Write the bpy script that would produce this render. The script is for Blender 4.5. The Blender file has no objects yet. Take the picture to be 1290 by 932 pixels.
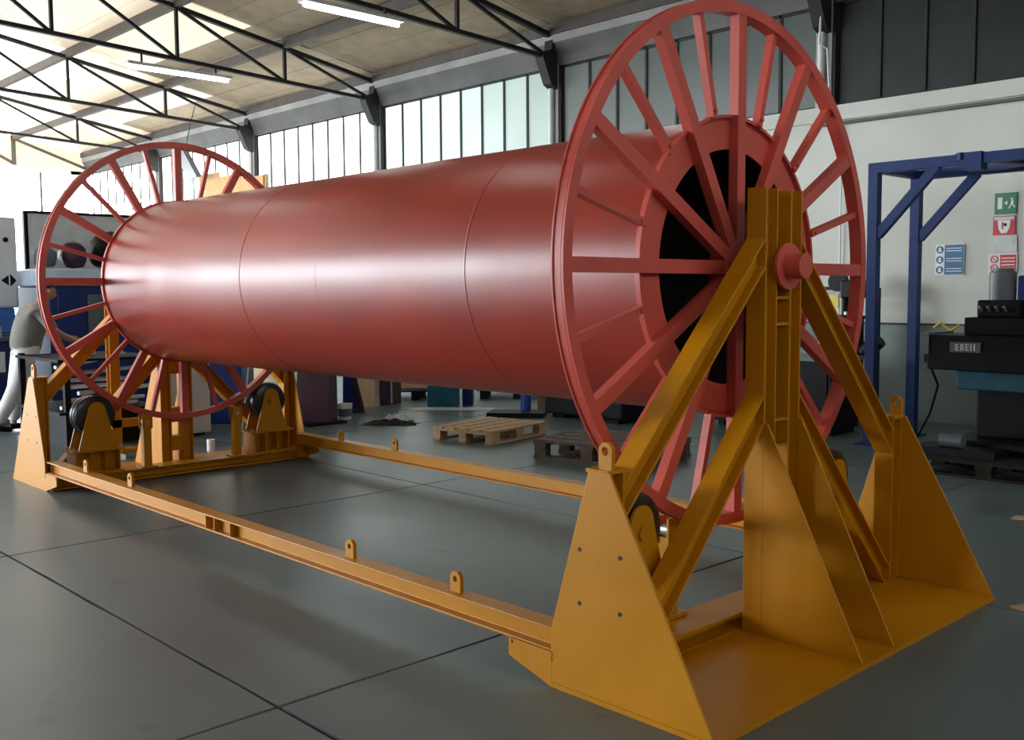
import bpy, bmesh, math, random
from mathutils import Vector, Matrix
random.seed(7)
SC = bpy.context.scene
COL = SC.collection

# ---------------------------------------------------------------- camera
cam_d = bpy.data.cameras.new('camera'); cam = bpy.data.objects.new('camera', cam_d); COL.objects.link(cam)
F = Vector((-0.72266003, 0.68691403, -0.07688693)); R_ = Vector((0.6892838, 0.72446538, -0.00614436)); U = R_.cross(F)
cam.matrix_world = Matrix(((R_.x, U.x, -F.x, 2.7957), (R_.y, U.y, -F.y, -2.8651), (R_.z, U.z, -F.z, 1.6), (0, 0, 0, 1)))
cam_d.sensor_width = 36; cam_d.lens = 36 * 1274.55 / 1290; cam_d.clip_end = 400; cam_d.clip_start = .05
SC.camera = cam
# ---------------------------------------------------------------- world, lights, exposure
SC.view_settings.view_transform = 'Standard'; SC.view_settings.look = 'None'
SC.view_settings.gamma = 1; SC.view_settings.use_curve_mapping = False
SC.view_settings.exposure = 0.18
SC.cycles.max_bounces = 6; SC.cycles.diffuse_bounces = 4; SC.cycles.glossy_bounces = 3
w = bpy.data.worlds.new('overcast_sky'); SC.world = w; w.use_nodes = True
w.node_tree.nodes['Background'].inputs[0].default_value = (.86, .94, 1, 1)
w.node_tree.nodes['Background'].inputs[1].default_value = 26.0
def portal(loc, rot, sx, sy):
    l = bpy.data.lights.new('daylight_portal', 'AREA'); l.shape = 'RECTANGLE'; l.size = sx; l.size_y = sy
    l.cycles.is_portal = True
    o = bpy.data.objects.new('daylight_portal', l); o.location = loc; o.rotation_euler = rot; COL.objects.link(o)
portal((-28.55, -.3, 2.65), (0, -math.pi / 2, 0), 5.2, 17.8)      # open end of the hall, faces +x
portal((-18.75, -11.3, 2.5), (math.pi / 2, 0, 0), 16.5, 4.9)          # loading doors in the left wall
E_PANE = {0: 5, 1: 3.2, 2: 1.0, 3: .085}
TUBE = 22.0; SKYL = 2.6; LEFTPANE = .6

# ---------------------------------------------------------------- materials
def mat(name, c, rough=.5, metal=0., var=.12, scale=6., bump=0., bscale=40., c2=None, rvar=0., emit=0., spec=None, coat=0.):
    m = bpy.data.materials.new(name); m.use_nodes = True
    nt = m.node_tree; N = nt.nodes; L = nt.links; b = N['Principled BSDF']
    b.inputs['Roughness'].default_value = rough; b.inputs['Metallic'].default_value = metal
    if spec is not None: b.inputs['Specular IOR Level'].default_value = spec
    if coat: b.inputs['Coat Weight'].default_value = coat; b.inputs['Coat Roughness'].default_value = .2
    tc = N.new('ShaderNodeTexCoord'); no = N.new('ShaderNodeTexNoise'); no.inputs['Scale'].default_value = scale
    no.inputs['Detail'].default_value = 5; L.new(tc.outputs['Object'], no.inputs['Vector'])
    ra = N.new('ShaderNodeValToRGB'); L.new(no.outputs['Fac'], ra.inputs['Fac'])
    ra.color_ramp.elements[0].position = .3; ra.color_ramp.elements[1].position = .7
    d = c2 or tuple(max(0, x * (1 - var)) for x in c); e = c if c2 else tuple(x * (1 + var) for x in c)
    ra.color_ramp.elements[0].color = (*d, 1); ra.color_ramp.elements[1].color = (*e, 1)
    L.new(ra.outputs['Color'], b.inputs['Base Color'])
    if rvar:
        mr = N.new('ShaderNodeMapRange'); mr.inputs[1].default_value = .3; mr.inputs[2].default_value = .7
        mr.inputs[3].default_value = rough - rvar; mr.inputs[4].default_value = rough + rvar
        L.new(no.outputs['Fac'], mr.inputs[0]); L.new(mr.outputs[0], b.inputs['Roughness'])
    if bump:
        n2 = N.new('ShaderNodeTexNoise'); n2.inputs['Scale'].default_value = bscale; n2.inputs['Detail'].default_value = 4
        L.new(tc.outputs['Object'], n2.inputs['Vector'])
        bu = N.new('ShaderNodeBump'); bu.inputs['Strength'].default_value = bump; bu.inputs['Distance'].default_value = .01
        L.new(n2.outputs['Fac'], bu.inputs['Height']); L.new(bu.outputs['Normal'], b.inputs['Normal'])
    if emit:
        b.inputs['Emission Strength'].default_value = emit; b.inputs['Emission Color'].default_value = (*c, 1)
    return m
RED = mat('red_oxide_primer', (.56, .082, .055), .42, var=.13, scale=2.5, bump=.12, bscale=14, rvar=.07)
REDD = mat('red_oxide_drum', (.37, .038, .022), .335, c2=(.29, .040, .024), scale=1.3, bump=.2, bscale=4, rvar=.02, spec=.42)
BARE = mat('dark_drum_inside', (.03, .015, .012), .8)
YEL = mat('yellow_ochre_paint', (.50, .20, .001), .4, spec=.3, var=.07, scale=3, bump=.08, bscale=10, rvar=.06)
RUB = mat('black_rubber', (.012, .012, .013), .28, var=.2)
BOLT = mat('galvanised_bolt', (.45, .44, .42), .35, .7)
GREASE = mat('greasy_dark_steel', (.03, .025, .018), .35, .5)
STEEL = mat('dark_truss_steel', (.022, .019, .017), .6, spec=.25, var=.25)
PURL = mat('purlin_steel', (.085, .065, .055), .7, var=.2)
ROOF = mat('roof_sheet', (.44, .32, .21), .85, c2=(.33, .25, .17), scale=3, bump=.3, bscale=8)
PLAST = mat('white_plaster', (.60, .60, .54), .85, c2=(.52, .52, .46), scale=.9, bump=.2, bscale=6)
PLASTG = mat('grey_beam_plaster', (.34, .32, .31), .85, var=.18, scale=1.3, bump=.2, bscale=6)
PLASTD = mat('shaded_beam_and_pipe_grey', (.13, .125, .12), .85, var=.2, scale=1.3)  # darker copy with the beam's undercut shade painted in; also the grey pipe
DADO = mat('grey_green_dado', (.17, .20, .19), .7, var=.2, scale=1.1, bump=.15)
DLINE = mat('dark_line_paint', (.03, .035, .03), .7)
FLOORM = mat('polished_concrete', (.125, .162, .157), .37, c2=(.085, .114, .113), scale=.9, bump=.1, bscale=9, rvar=.05)
def stain(m, scale, lo, hi, k):
    nt = m.node_tree; N = nt.nodes; L = nt.links; b = N['Principled BSDF']; src = b.inputs['Base Color'].links[0].from_socket
    tc = N.new('ShaderNodeTexCoord'); no = N.new('ShaderNodeTexNoise'); no.inputs['Scale'].default_value = scale; no.inputs['Detail'].default_value = 3
    L.new(tc.outputs['Object'], no.inputs['Vector']); mr = N.new('ShaderNodeMapRange'); mr.inputs[1].default_value = lo; mr.inputs[2].default_value = hi
    mr.inputs[3].default_value = 0; mr.inputs[4].default_value = k; L.new(no.outputs['Fac'], mr.inputs[0])
    mx = N.new('ShaderNodeMix'); mx.data_type = 'RGBA'; L.new(mr.outputs[0], mx.inputs[0]); L.new(src, mx.inputs[6]); mx.inputs[7].default_value = (.02, .024, .024, 1)
    L.new(mx.outputs[2], b.inputs['Base Color'])
stain(FLOORM, 4.2, .66, .78, .45); stain(FLOORM, 17, .68, .78, .4)
JOINT = mat('floor_joint_filler', (.02, .022, .022), .9)
YARD = mat('yard_concrete', (.10, .10, .095), .9)
BLUE = mat('blue_gantry_paint', (.001, .021, .115), .5, var=.2, spec=.25)
NAVY = mat('navy_machine_paint', (.012, .03, .14), .35, spec=.25, var=.2)
MBLUE = mat('mid_blue_paint', (.03, .17, .55), .4)
LBLUE = mat('pale_blue_panel', (.6, .72, .88), .35)
TEAL = mat('teal_blue_enamel', (.012, .085, .13), .4, spec=.25, var=.2)
WHITE = mat('white_enamel', (.78, .80, .80), .4, var=.04)
GREYM = mat('grey_enamel', (.10, .115, .125), .45, var=.15)
LGREY = mat('pale_grey_sheet', (.55, .55, .54), .55, var=.08)
BLACK = mat('black_machine', (.006, .006, .007), .5, spec=.15, var=.3)
PLUM = mat('plum_brown_paint', (.06, .025, .04), .5, spec=.25, var=.2)
BROWN = mat('dark_brown_wood', (.07, .035, .02), .7, var=.3)
WOOD = mat('pallet_pine', (.50, .32, .17), .8, c2=(.36, .22, .11), scale=14, bump=.3)
WOODD = mat('dark_pallet_wood', (.10, .065, .042), .8, var=.35, scale=12, bump=.3)
WOODR = mat('grimy_pallet_wood', (.016, .014, .010), .8, spec=.25, var=.35, scale=12, bump=.3)
OSB = mat('strand_board', (.55, .32, .12), .8, c2=(.36, .18, .06), scale=22, bump=.3)
CARD = mat('cardboard', (.42, .27, .15), .85)
CLOTHW = mat('white_rag', (.6, .6, .58), .9)
CLOTHB = mat('black_rag', (.01, .01, .011), .9)
PAPER = mat('paper', (.75, .75, .74), .8, var=.05)
SIGNG = mat('sign_green', (.01, .16, .06), .5, var=.05)
SIGNR = mat('sign_red', (.50, .02, .03), .5, var=.05)
SIGNB = mat('sign_blue', (.015, .10, .21), .5, var=.05)
SIGNY = mat('sign_yellow', (.7, .55, .04), .5, var=.05)
PIPE = mat('white_pipe', (.6, .62, .6), .5)
SKIN = mat('skin', (.42, .22, .15), .6, var=.08)
SHIRT = mat('grey_shirt', (.22, .21, .19), .9, var=.12)
TROUS = mat('white_work_trousers', (.75, .74, .74), .9, var=.08)
HAIR = mat('dark_hair', (.02, .014, .01), .7)
def emat(name, c, s, rough=.3):
    m = bpy.data.materials.new(name); m.use_nodes = True; N = m.node_tree.nodes; L = m.node_tree.links
    b = N['Principled BSDF']; b.inputs['Base Color'].default_value = (*[x * min(.6, .04 + s * .3) for x in c], 1); b.inputs['Roughness'].default_value = rough
    tc = N.new('ShaderNodeTexCoord'); no = N.new('ShaderNodeTexNoise'); no.inputs['Scale'].default_value = 1.2
    L.new(tc.outputs['Object'], no.inputs['Vector']); mr = N.new('ShaderNodeMapRange')
    mr.inputs[3].default_value = s * .82; mr.inputs[4].default_value = s * 1.18; L.new(no.outputs['Fac'], mr.inputs[0])
    L.new(mr.outputs[0], b.inputs['Emission Strength']); b.inputs['Emission Color'].default_value = (*c, 1); return m
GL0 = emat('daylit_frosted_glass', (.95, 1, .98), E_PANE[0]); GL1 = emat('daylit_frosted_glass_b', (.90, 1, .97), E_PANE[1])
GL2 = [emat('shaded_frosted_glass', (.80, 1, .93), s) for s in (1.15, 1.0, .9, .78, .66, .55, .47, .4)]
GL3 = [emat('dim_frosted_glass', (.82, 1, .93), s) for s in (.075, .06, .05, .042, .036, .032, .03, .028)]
GL4 = mat('dark_outside_glass', (.016, .019, .016), .4, spec=.2, var=.25, scale=2)  # dark colour stands in for the blocked daylight outside these panes
GLL = emat('left_frosted_glass', (.92, .97, 1), LEFTPANE)
GLN = emat('added_near_end_glow_glass', (.95, .98, 1), 4.2)  # glow of an added, unseen window band behind the camera
GLS2 = emat('warm_glow_roof_sheet', (1, .80, .56), .62)  # glow put into ordinary roof boards so the far bays look brightly lit
GLS = emat('translucent_roof_sheet', (1, .93, .82), SKYL)
GABLE = emat('translucent_gable_sheet', (1, .82, .55), .95)
TUBEM = emat('lamp_tube', (.95, 1, .96), TUBE)

# ---------------------------------------------------------------- mesh helpers
class MB:
    def __init__(s): s.v = []; s.f = []
    def add(s, vs, fs):
        n = len(s.v); s.v += [tuple(v) for v in vs]; s.f += [tuple(i + n for i in f) for f in fs]; return s
    def box(s, a, b):
        x0, y0, z0 = a; x1, y1, z1 = b
        return s.add([(x0,y0,z0),(x1,y0,z0),(x1,y1,z0),(x0,y1,z0),(x0,y0,z1),(x1,y0,z1),(x1,y1,z1),(x0,y1,z1)],
                     [(0,3,2,1),(4,5,6,7),(0,1,5,4),(1,2,6,5),(2,3,7,6),(3,0,4,7)])
    def prism(s, pts, off):
        """pts: loop of 3D points, off: extrusion vector"""
        n = len(pts); o = Vector(off); P = [Vector(p) for p in pts]
        nn = sum(((P[i].cross(P[(i + 1) % n])) for i in range(n)), Vector())
        if nn.dot(o) > 0: P.reverse()
        vs = P + [p + o for p in P]
        fs = [tuple(range(n)), tuple(range(2 * n - 1, n - 1, -1))] + [(i, i + n, (i + 1) % n + n, (i + 1) % n) for i in range(n)]
        return s.add(vs, [tuple(reversed(f)) if 0 else f for f in fs])
    def cutbeam(s, p0, p1, h, b, n, y0, y1, tf=.01, tw=.008):
        """H section in a plane x = const, both ends cut vertical at y0 and y1"""
        p0 = Vector(p0); p1 = Vector(p1); a = (p1 - p0).normalized(); up = Vector(n).normalized(); sd = a.cross(up)
        x, y, t, q = h/2, b/2, tf, tw/2
        loop = [(-x,-y),(-x,y),(-x+t,y),(-x+t,q),(x-t,q),(x-t,y),(x,y),(x,-y),(x-t,-y),(x-t,-q),(-x+t,-q),(-x+t,-y)]
        A = []; B = []
        for u, v in loop:
            c = p0 + up * u + sd * v
            A.append(c + a * ((y0 - c.y) / a.y)); B.append(c + a * ((y1 - c.y) / a.y))
        k = len(loop)
        return s.add(A + B, [tuple(range(k)), tuple(range(2*k-1, k-1, -1))] + [(i, (i+1) % k, (i+1) % k + k, i + k) for i in range(k)])
    def sect(s, p0, p1, up, loop):
        """extrude a closed 2D loop (u along up, v sideways) from p0 to p1"""
        p0 = Vector(p0); p1 = Vector(p1); a = (p1 - p0).normalized(); up = Vector(up); up = (up - a * up.dot(a)).normalized(); sd = a.cross(up)
        return s.prism([p0 + up * u + sd * v for u, v in loop], p1 - p0)
    def bar(s, p0, p1, h, wd, up=(0, 0, 1)):
        return s.sect(p0, p1, up, [(-h/2,-wd/2),(h/2,-wd/2),(h/2,wd/2),(-h/2,wd/2)])
    def ibeam(s, p0, p1, h, b, n, tf=.01, tw=.008):
        """n: direction normal to the flanges"""
        x, y, t, q = h/2, b/2, tf, tw/2
        return s.sect(p0, p1, n, [(-x,-y),(-x,y),(-x+t,y),(-x+t,q),(x-t,q),(x-t,y),(x,y),(x,-y),(x-t,-y),(x-t,-q),(-x+t,-q),(-x+t,-y)])
    def cyl(s, p0, p1, r, n=24, r2=None, cap=True):
        p0 = Vector(p0); p1 = Vector(p1); a = (p1 - p0).normalized(); t = Vector((0,0,1)) if abs(a.z) < .9 else Vector((1,0,0))
        u = a.cross(t).normalized(); v = a.cross(u); r2 = r if r2 is None else r2
        A = [p0 + (u*math.cos(k*2*math.pi/n) + v*math.sin(k*2*math.pi/n))*r for k in range(n)]
        B = [p1 + (u*math.cos(k*2*math.pi/n) + v*math.sin(k*2*math.pi/n))*r2 for k in range(n)]
        fs = [(k, (k+1)%n, (k+1)%n+n, k+n) for k in range(n)]
        if cap: fs += [tuple(range(n-1,-1,-1)), tuple(range(n,2*n))]
        return s.add(A + B, fs)
    def lathe(s, c, axis, prof, n=96):
        """prof: closed loop of (offset along axis, radius)"""
        c = Vector(c); a = Vector(axis).normalized(); t = Vector((0,0,1)) if abs(a.z) < .9 else Vector((1,0,0))
        u = a.cross(t).normalized(); v = a.cross(u); m = len(prof); vs = []
        for k in range(n):
            d = u*math.cos(k*2*math.pi/n) + v*math.sin(k*2*math.pi/n)
            vs += [c + a*x + d*r for x, r in prof]
        fs = [(k*m+i, ((k+1)%n)*m+i, ((k+1)%n)*m+(i+1)%m, k*m+(i+1)%m) for k in range(n) for i in range(m)]
        return s.add(vs, fs)
    def tube(s, pts, r, n=8):
        P = [Vector(p) for p in pts]; rings = []
        for i, p in enumerate(P):
            a = (P[min(i+1,len(P)-1)] - P[max(i-1,0)]).normalized(); t = Vector((0,0,1)) if abs(a.z) < .9 else Vector((1,0,0))
            u = a.cross(t).normalized(); v = a.cross(u); rings.append([p + (u*math.cos(k*2*math.pi/n)+v*math.sin(k*2*math.pi/n))*r for k in range(n)])
        vs = [q for g in rings for q in g]; fs = [(i*n+k, i*n+(k+1)%n, (i+1)*n+(k+1)%n, (i+1)*n+k) for i in range(len(P)-1) for k in range(n)]
        fs += [tuple(range(n-1,-1,-1)), tuple(range((len(P)-1)*n, len(P)*n))]
        return s.add(vs, fs)
    def build(s, name, m, parent=None, smooth=False, bevel=0., label=None):
        me = bpy.data.meshes.new(name); me.from_pydata(s.v, [], s.f)
        bm = bmesh.new(); bm.from_mesh(me); bmesh.ops.recalc_face_normals(bm, faces=bm.faces); bm.to_mesh(me); bm.free()
        me.materials.append(m); o = bpy.data.objects.new(name, me); COL.objects.link(o)
        if smooth:
            me.polygons.foreach_set('use_smooth', [True]*len(me.polygons)); me.set_sharp_from_angle(angle=math.radians(35))
        if bevel:
            b = o.modifiers.new('bevel', 'BEVEL'); b.width = bevel; b.segments = 2; b.limit_method = 'ANGLE'; b.harden_normals = False
        if parent is not None: o.parent = parent
        if label: o['label'] = label
        return o
def tag(o, label, cat, group=None, kind=None):
    o['label'] = label; o['category'] = cat
    if group: o['group'] = group
    if kind: o['kind'] = kind
    return o
def empty(name, loc, label=None, cat=None, group=None, kind=None):
    """parts are modelled in world coordinates; the parent inverse keeps them there"""
    o = bpy.data.objects.new(name, None); o.location = loc; o.empty_display_size = .1; COL.objects.link(o)
    if label: o['label'] = label
    if cat: o['category'] = cat
    if group: o['group'] = group
    if kind: o['kind'] = kind
    return o
def settle():
    """keep parts where they were modelled: shift the mesh of each part into its parent's frame"""
    for o in list(COL.objects):
        if o.parent is not None and o.parent.type == 'EMPTY' and not o.get('_local'):
            o.matrix_parent_inverse = Matrix.Translation(-Vector(o.parent.location))
def struct(name, mb, m, parent=None, **k):
    o = mb.build(name, m, parent, **k)
    if parent is None: o['kind'] = 'structure'
    return o
def sempty(name, loc=(0, 0, 0)): return empty(name, loc, kind='structure')

# ================================================================ SETTING
XE, YR, YL, YRIDGE, XN = -28.7, 9.24, -11.44, -1.1, 9.0
ZE, SL = 5.87, .17
def zr(y): return ZE + SL * (YR - y) if y > YRIDGE else ZE + SL * (YR - YRIDGE) - SL * (YRIDGE - y)
COLX = [-28.7 + .15, -23.78, -18.7, -13.76, -8.9, -4.05, .8, 5.65]
# floor: slabs with open joints
fl = sempty('floor')
MB().box((XE, YL, -.25), (XN, YR + .2, -.012)).build('joint_bed', JOINT, fl)
xs = [-.6 + 3.18 * k for k in range(-9, 4)]; ys = [-.9 + 3.25 * k for k in range(-4, 5)]
xs = [XE] + [x for x in xs if x > XE + .3 and x < XN - .3] + [XN]; ys = [YL] + [y for y in ys if YL + .3 < y < YR - .3] + [YR + .2]
def wob(a, b, n, axis, sgn):
    out = []
    for i in range(n + 1):
        t = i / n; p = [a[0] + (b[0]-a[0])*t, a[1] + (b[1]-a[1])*t]
        if 0 < i < n: p[axis] += random.uniform(-.006, .004) * sgn
        out.append(tuple(p))
    return out
g = .010
for i in range(len(xs) - 1):
    for j in range(len(ys) - 1):
        x0, x1, y0, y1 = xs[i] + g, xs[i+1] - g, ys[j] + g, ys[j+1] - g
        n = 10 if x0 > -13 else 2
        lp = wob((x0,y0),(x1,y0),n,1,1)[:-1] + wob((x1,y0),(x1,y1),n,0,-1)[:-1] + wob((x1,y1),(x0,y1),n,1,-1)[:-1] + wob((x0,y1),(x0,y0),n,0,1)[:-1]
        MB().prism([(x, y, -.02) for x, y in lp], (0, 0, .02)).build('slab', FLOORM, fl)
struct('floor_yard', MB().box((XE - 40, -40, -.3), (XE, 40, -.02)).box((XE, -50, -.3), (-5, YL - .25, -.02)), YARD)

# right wall
struct('wall_right', MB().box((XE - .2, YR, -.1), (XN, YR + .25, 3.95)), PLAST)
struct('baseboard_right', MB().box((XE, YR - .012, 0), (XN, YR + .01, 1.165)), DADO)
struct('trim_1', MB().box((XE, YR - .02, 1.165), (XN, YR + .01, 1.19)), DLINE)
struct('trim_2', MB().box((XE, YR - .05, 3.76), (XN, YR + .01, 3.95)), PLAST)
struct('trim_3', MB().box((XE, YR - .12, 5.60), (XN, YR + .25, 5.9)), PLASTG)
struct('trim_4', MB().prism([(XE, YR + .25, 5.26), (XE, YR + .02, 5.26), (XE, YR + .02, 5.34), (XE, YR - .1, 5.6), (XE, YR + .25, 5.6)], (XN - XE, 0, 0)), PLASTD)
struct('trim_20', MB().cyl((-4.2, YR - .045, 3.72), (XN, YR - .045, 3.72), .022, 10), PLASTD)
n = 1
def window(name, x0, x1, y, mats, npane, z0=3.95, z1=5.27, side=1):
    wn = sempty(name, (x0, y, z0)); fr = MB()
    dx = (x1 - x0) / npane
    for k in range(npane + 1):
        x = x0 + dx * k; fr.box((x - .02, y - .03, z0), (x + .02, y + .03, z1))
    fr.box((x0, y - .03, z0), (x1, y + .03, z0 + .04)); fr.box((x0, y - .03, z1 - .04), (x1, y + .03, z1))
    fr.build('window_frame', STEEL, wn)
    for k in range(npane):
        x = x0 + dx * k; MB().box((x + .02, y - .004, z0 + .04), (x + dx - .02, y + .004, z1 - .04)).build('pane', mats[min(k, len(mats)-1)], wn)
bays = [(COLX[i] + .13, COLX[i+1] - .13) for i in range(7)] + [(COLX[7] + .13, XN)]
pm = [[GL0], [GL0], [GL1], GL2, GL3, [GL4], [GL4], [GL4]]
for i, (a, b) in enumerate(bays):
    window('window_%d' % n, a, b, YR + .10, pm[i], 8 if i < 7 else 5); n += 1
for i, x in enumerate(COLX[1:]):
    c = sempty('trim_%d' % (5 + i), (x, YR, 3.95))
    MB().box((x - .13, YR + .0, 3.95), (x + .09, YR + .2, 5.3)).build('column', PLASTG, c)
    MB().cyl((x - .03, YR - .04, 3.96), (x - .03, YR - .04, 4.9), .045, 12).build('downpipe', PIPE, c, smooth=True)
    MB().box((x + .09, YR + .02, 3.95), (x + .13, YR + .2, 5.3)).build('shadow_gap', STEEL, c)
    m = MB()
    m.prism([(x - .09, YR - .02, 4.88), (x - .09, YR - .16, 4.95), (x - .09, YR - .34, 5.33), (x - .09, YR - .34, 5.42), (x - .09, YR - .14, 5.5), (x - .09, YR - .09, 5.88), (x - .09, YR - .02, 5.88)], (.18, 0, 0))
    m.build('corbel', STEEL, c)
# left wall, behind the camera: windows and a loading door
WL = mat('left_wall_plaster', (.22, .22, .20), .85)
struct('wall_left', MB().box((XE, YL - .25, 0), (-27, YL, 3.95)).box((-13.2, YL - .25, 0), (-12.8, YL, 4.9)).box((-10.5, YL - .25, 0), (XN, YL, 3.95)).box((-20.2, YL - .25, 0), (-19.8, YL, 4.9)).box((XE, YL - .25, 5.27), (XN, YL, 5.9)).box((-27, YL - .25, 4.9), (-10.5, YL, 5.3)), WL)
for a, b in [(XE + .2, -27.1), (-10.4, -9.1), (-8.8, -4.2), (-3.9, .65), (.95, 5.5), (5.8, 8.9)]:
    window('window_%d' % n, a, b, YL - .1, [GLL], 8, z0=3.95, z1=5.27); n += 1
# wall behind the camera; unseen glowing window band added to light camera-side faces
window('window_%d' % n, -9.5, 7.5, 0, [GLN], 20); nw = bpy.data.objects['window_%d' % n]; n += 1
for o_ in nw.children: o_['_local'] = 1
nw.location = (XN - .03, 0, 0); nw.rotation_euler = (0, 0, math.pi / 2)
struct('wall_near', MB().prism([(XN, YL, 0), (XN, YR + .2, 0), (XN, YR + .2, 5.9), (XN, YRIDGE, zr(YRIDGE)), (XN, YL, 5.9)], (.25, 0, 0)), WL)
# far end wall: translucent gable above a wide opening
ge = sempty('wall_far', (XE, 0, 0))
gb = [YR, 7.17, 5.1, 3.05, 1.0, -1.1, -3.2, -5.25, -7.3, -9.4, YL]
for k in range(10):
    y0, y1 = gb[k+1] + .01, gb[k] - .01
    MB().prism([(XE, y0, 5.33), (XE, y1, 5.33), (XE, y1, zr(y1) - .02), (XE, y0, zr(y0) - .02)], (-.03, 0, 0)).build('gable_sheet', GABLE, ge)
    MB().bar((XE + .04, gb[k+1], 5.3), (XE + .04, gb[k+1], zr(gb[k+1]) - .02), .1, .1, (1, 0, 0)).build('gable_post', PURL, ge)
    MB().bar((XE + .04, gb[k], 5.4 if gb[k] > 0 else 6.2), (XE + .04, gb[k+1], zr(gb[k+1]) - .1), .07, .07, (1, 0, 0)).build('gable_brace', PURL, ge)
MB().box((XE - .05, YL, 5.2), (XE + .1, YR, 5.36)).build('lintel', LGREY, ge)
MB().box((XE - .1, 8.75, 0), (XE + .1, YR, 5.3)).build('end_pier', PLAST, ge)
MB().box((XE - .1, YL, 0), (XE + .1, -9.2, 5.3)).build('end_pier', PLAST, ge)
for y in (7.9, 4.4, .9, -2.6, -6.1):
    MB().box((XE - .04, y - .03, 0), (XE + .04, y + .03, 5.2)).build('door_mullion', PURL, ge)
# roof
ce = sempty('ceiling', (0, 0, 5.87))
def slope_box(x0, x1, ya, yb, t0, t1):
    return MB().prism([(x0, ya, zr(ya) + t0), (x0, yb, zr(yb) + t0), (x0, yb, zr(yb) + t1), (x0, ya, zr(ya) + t1)], (x1 - x0, 0, 0))
slope_box(XE - .3, XN + .3, YR + .3, YRIDGE, .06, .12).build('roof_skin', PURL, ce)
slope_box(XE - .3, XN + .3, YRIDGE - .001, YL - .3, .06, .12).build('roof_skin', PURL, ce)
MB().bar((XE - .3, YRIDGE, zr(YRIDGE) + .08), (XN + .3, YRIDGE, zr(YRIDGE) + .08), .1, .3).build('ridge_cap', PURL, ce)
NB = 18; dy = (YR + .24 - YRIDGE) / NB
edges = [XE] + COLX[1:] + [XN]
for i in range(len(edges) - 1):
    for k in range(NB):
        y1 = YR + .24 - dy * k; y0 = y1 - dy
        sk = (i == 0 and k >= 3) or (i == 1 and k >= 6)
        warm = (i == 0 and k < 3) or (i == 1 and 2 <= k < 6) or (i == 2 and k >= 5)  # boards whose brightness is painted in as a warm glow
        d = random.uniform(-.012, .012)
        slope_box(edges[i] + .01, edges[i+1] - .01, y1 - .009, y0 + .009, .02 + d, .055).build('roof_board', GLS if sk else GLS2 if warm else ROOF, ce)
for i in range(len(edges) - 1):
    for k in range(6):
        y1 = YRIDGE - 1.72 * k; y0 = y1 - 1.72
        slope_box(edges[i] + .01, edges[i+1] - .01, y1 - .01, y0 + .01, .02, .055).build('roof_board', GLS if (i in (0, 1, 2) and k in (1, 2, 3)) else ROOF, ce)
for y in (9.13, 7.17, 5.1, 3.05, 1.0, -1.1, -3.2, -5.25, -7.3, -9.4, -11.3):
    MB().box((XE, y - .05, zr(y) - .16), (XN, y + .05, zr(y) + .0)).build('purlin', PURL, ce)
# trusses
NP = [9.12, 7.17, 5.1, 3.05, 1.0, -1.1, -3.2, -5.25, -7.3, -9.35, -11.3]
def zb(y): return 5.38 + .045 * (9.12 - y) if y > YRIDGE else 5.38 + .045 * (9.12 - YRIDGE) - .045 * (YRIDGE - y)
def zt(y): return zr(y) - .15
wh = ['nearest the far end wall', 'second from the far end wall', 'third from the far end, above a lit tube', 'fourth from the far end, above the nearest lit tube',
      'above the big near wheel', 'over the camera', 'behind the camera']
for i, x in enumerate(COLX[1:]):
    t = empty('roof_truss', (x, 9.1, 5.4), 'dark steel lattice roof truss, ' + wh[i], 'roof truss', 'roof trusses across the hall')
    for k in range(10):
        a, b = NP[k], NP[k+1]
        if k == 0 or k == 5:
            e = NP[5] if k == 0 else NP[10]
            MB().bar((x, a, zt(a)), (x, e, zt(e)), .075, .09).build('top_chord', STEEL, t)
            MB().bar((x, a, zb(a)), (x, e, zb(e)), .065, .08).build('bottom_chord', STEEL, t)
        MB().bar((x, b, zb(b)), (x, b, zt(b)), .05, .06, (0, 1, 0)).build('vertical_strut', STEEL, t)
        p, q = (b, a) if k < 5 else (a, b)
        MB().bar((x, p, zt(p)), (x, q, zb(q)), .045, .05, (1, 0, 0)).build('diagonal_strut', STEEL, t)
# tube lights slung under the trusses
def tube_light(x, y0, y1, label, on=True):
    z = 5.33
    t = empty('tube_light', (x, (y0 + y1) / 2, z + .1), label, 'ceiling light', 'fluorescent tube lights under the trusses')
    MB().box((x - .09, y0, z + .02), (x + .09, y1, z + .07)).build('housing', LGREY, t)
    MB().cyl((x, y0 + .04, z - .012), (x, y1 - .04, z - .012), .028, 14).build('lamp_tube', TUBEM, t, smooth=True)
    MB().cyl((x, y0 + .03, z - .0), (x, y1 - .03, z), .01, 6).box((x - .012, y0 + .25, z + .06), (x + .012, y0 + .28, 5.58)).box((x - .012, y1 - .28, z + .06), (x + .012, y1 - .25, 5.5)).build('hanger', STEEL, t)
tube_light(-8.75, 4.40, 6.0, 'long white lit fluorescent tube nearest the camera, cut by the top edge')
tube_light(-13.74, 4.20, 6.05, 'white lit fluorescent tube further back, under the third truss')
tube_light(-3.9, 4.4, 5.9, 'white lit fluorescent tube above the near wheel, over the frame edge')
tube_light(-8.75, -1.9, -.4, 'white lit fluorescent tube beside the ridge over the reel')
tube_light(-3.88, .1, 1.6, 'white lit fluorescent tube over the near half of the reel')
tube_light(.95, .1, 1.6, 'added unseen fluorescent tube lighting the near stand')  # unseen lamp added to light the base plate from above
tube_light(-8.72, .2, 1.7, 'added unseen fluorescent tube over the reel, nearer the wall side')  # unseen lamp added to brighten the machines beyond the far wheel
tube_light(-13.5, -1.2, .3, 'added unseen fluorescent tube brightening the white machine')  # unseen lamp added to whiten the machine front and partition
tube_light(.95, 4.4, 5.9, 'white lit fluorescent tube by the wall above the blue gantry, over the frame edge')
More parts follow.
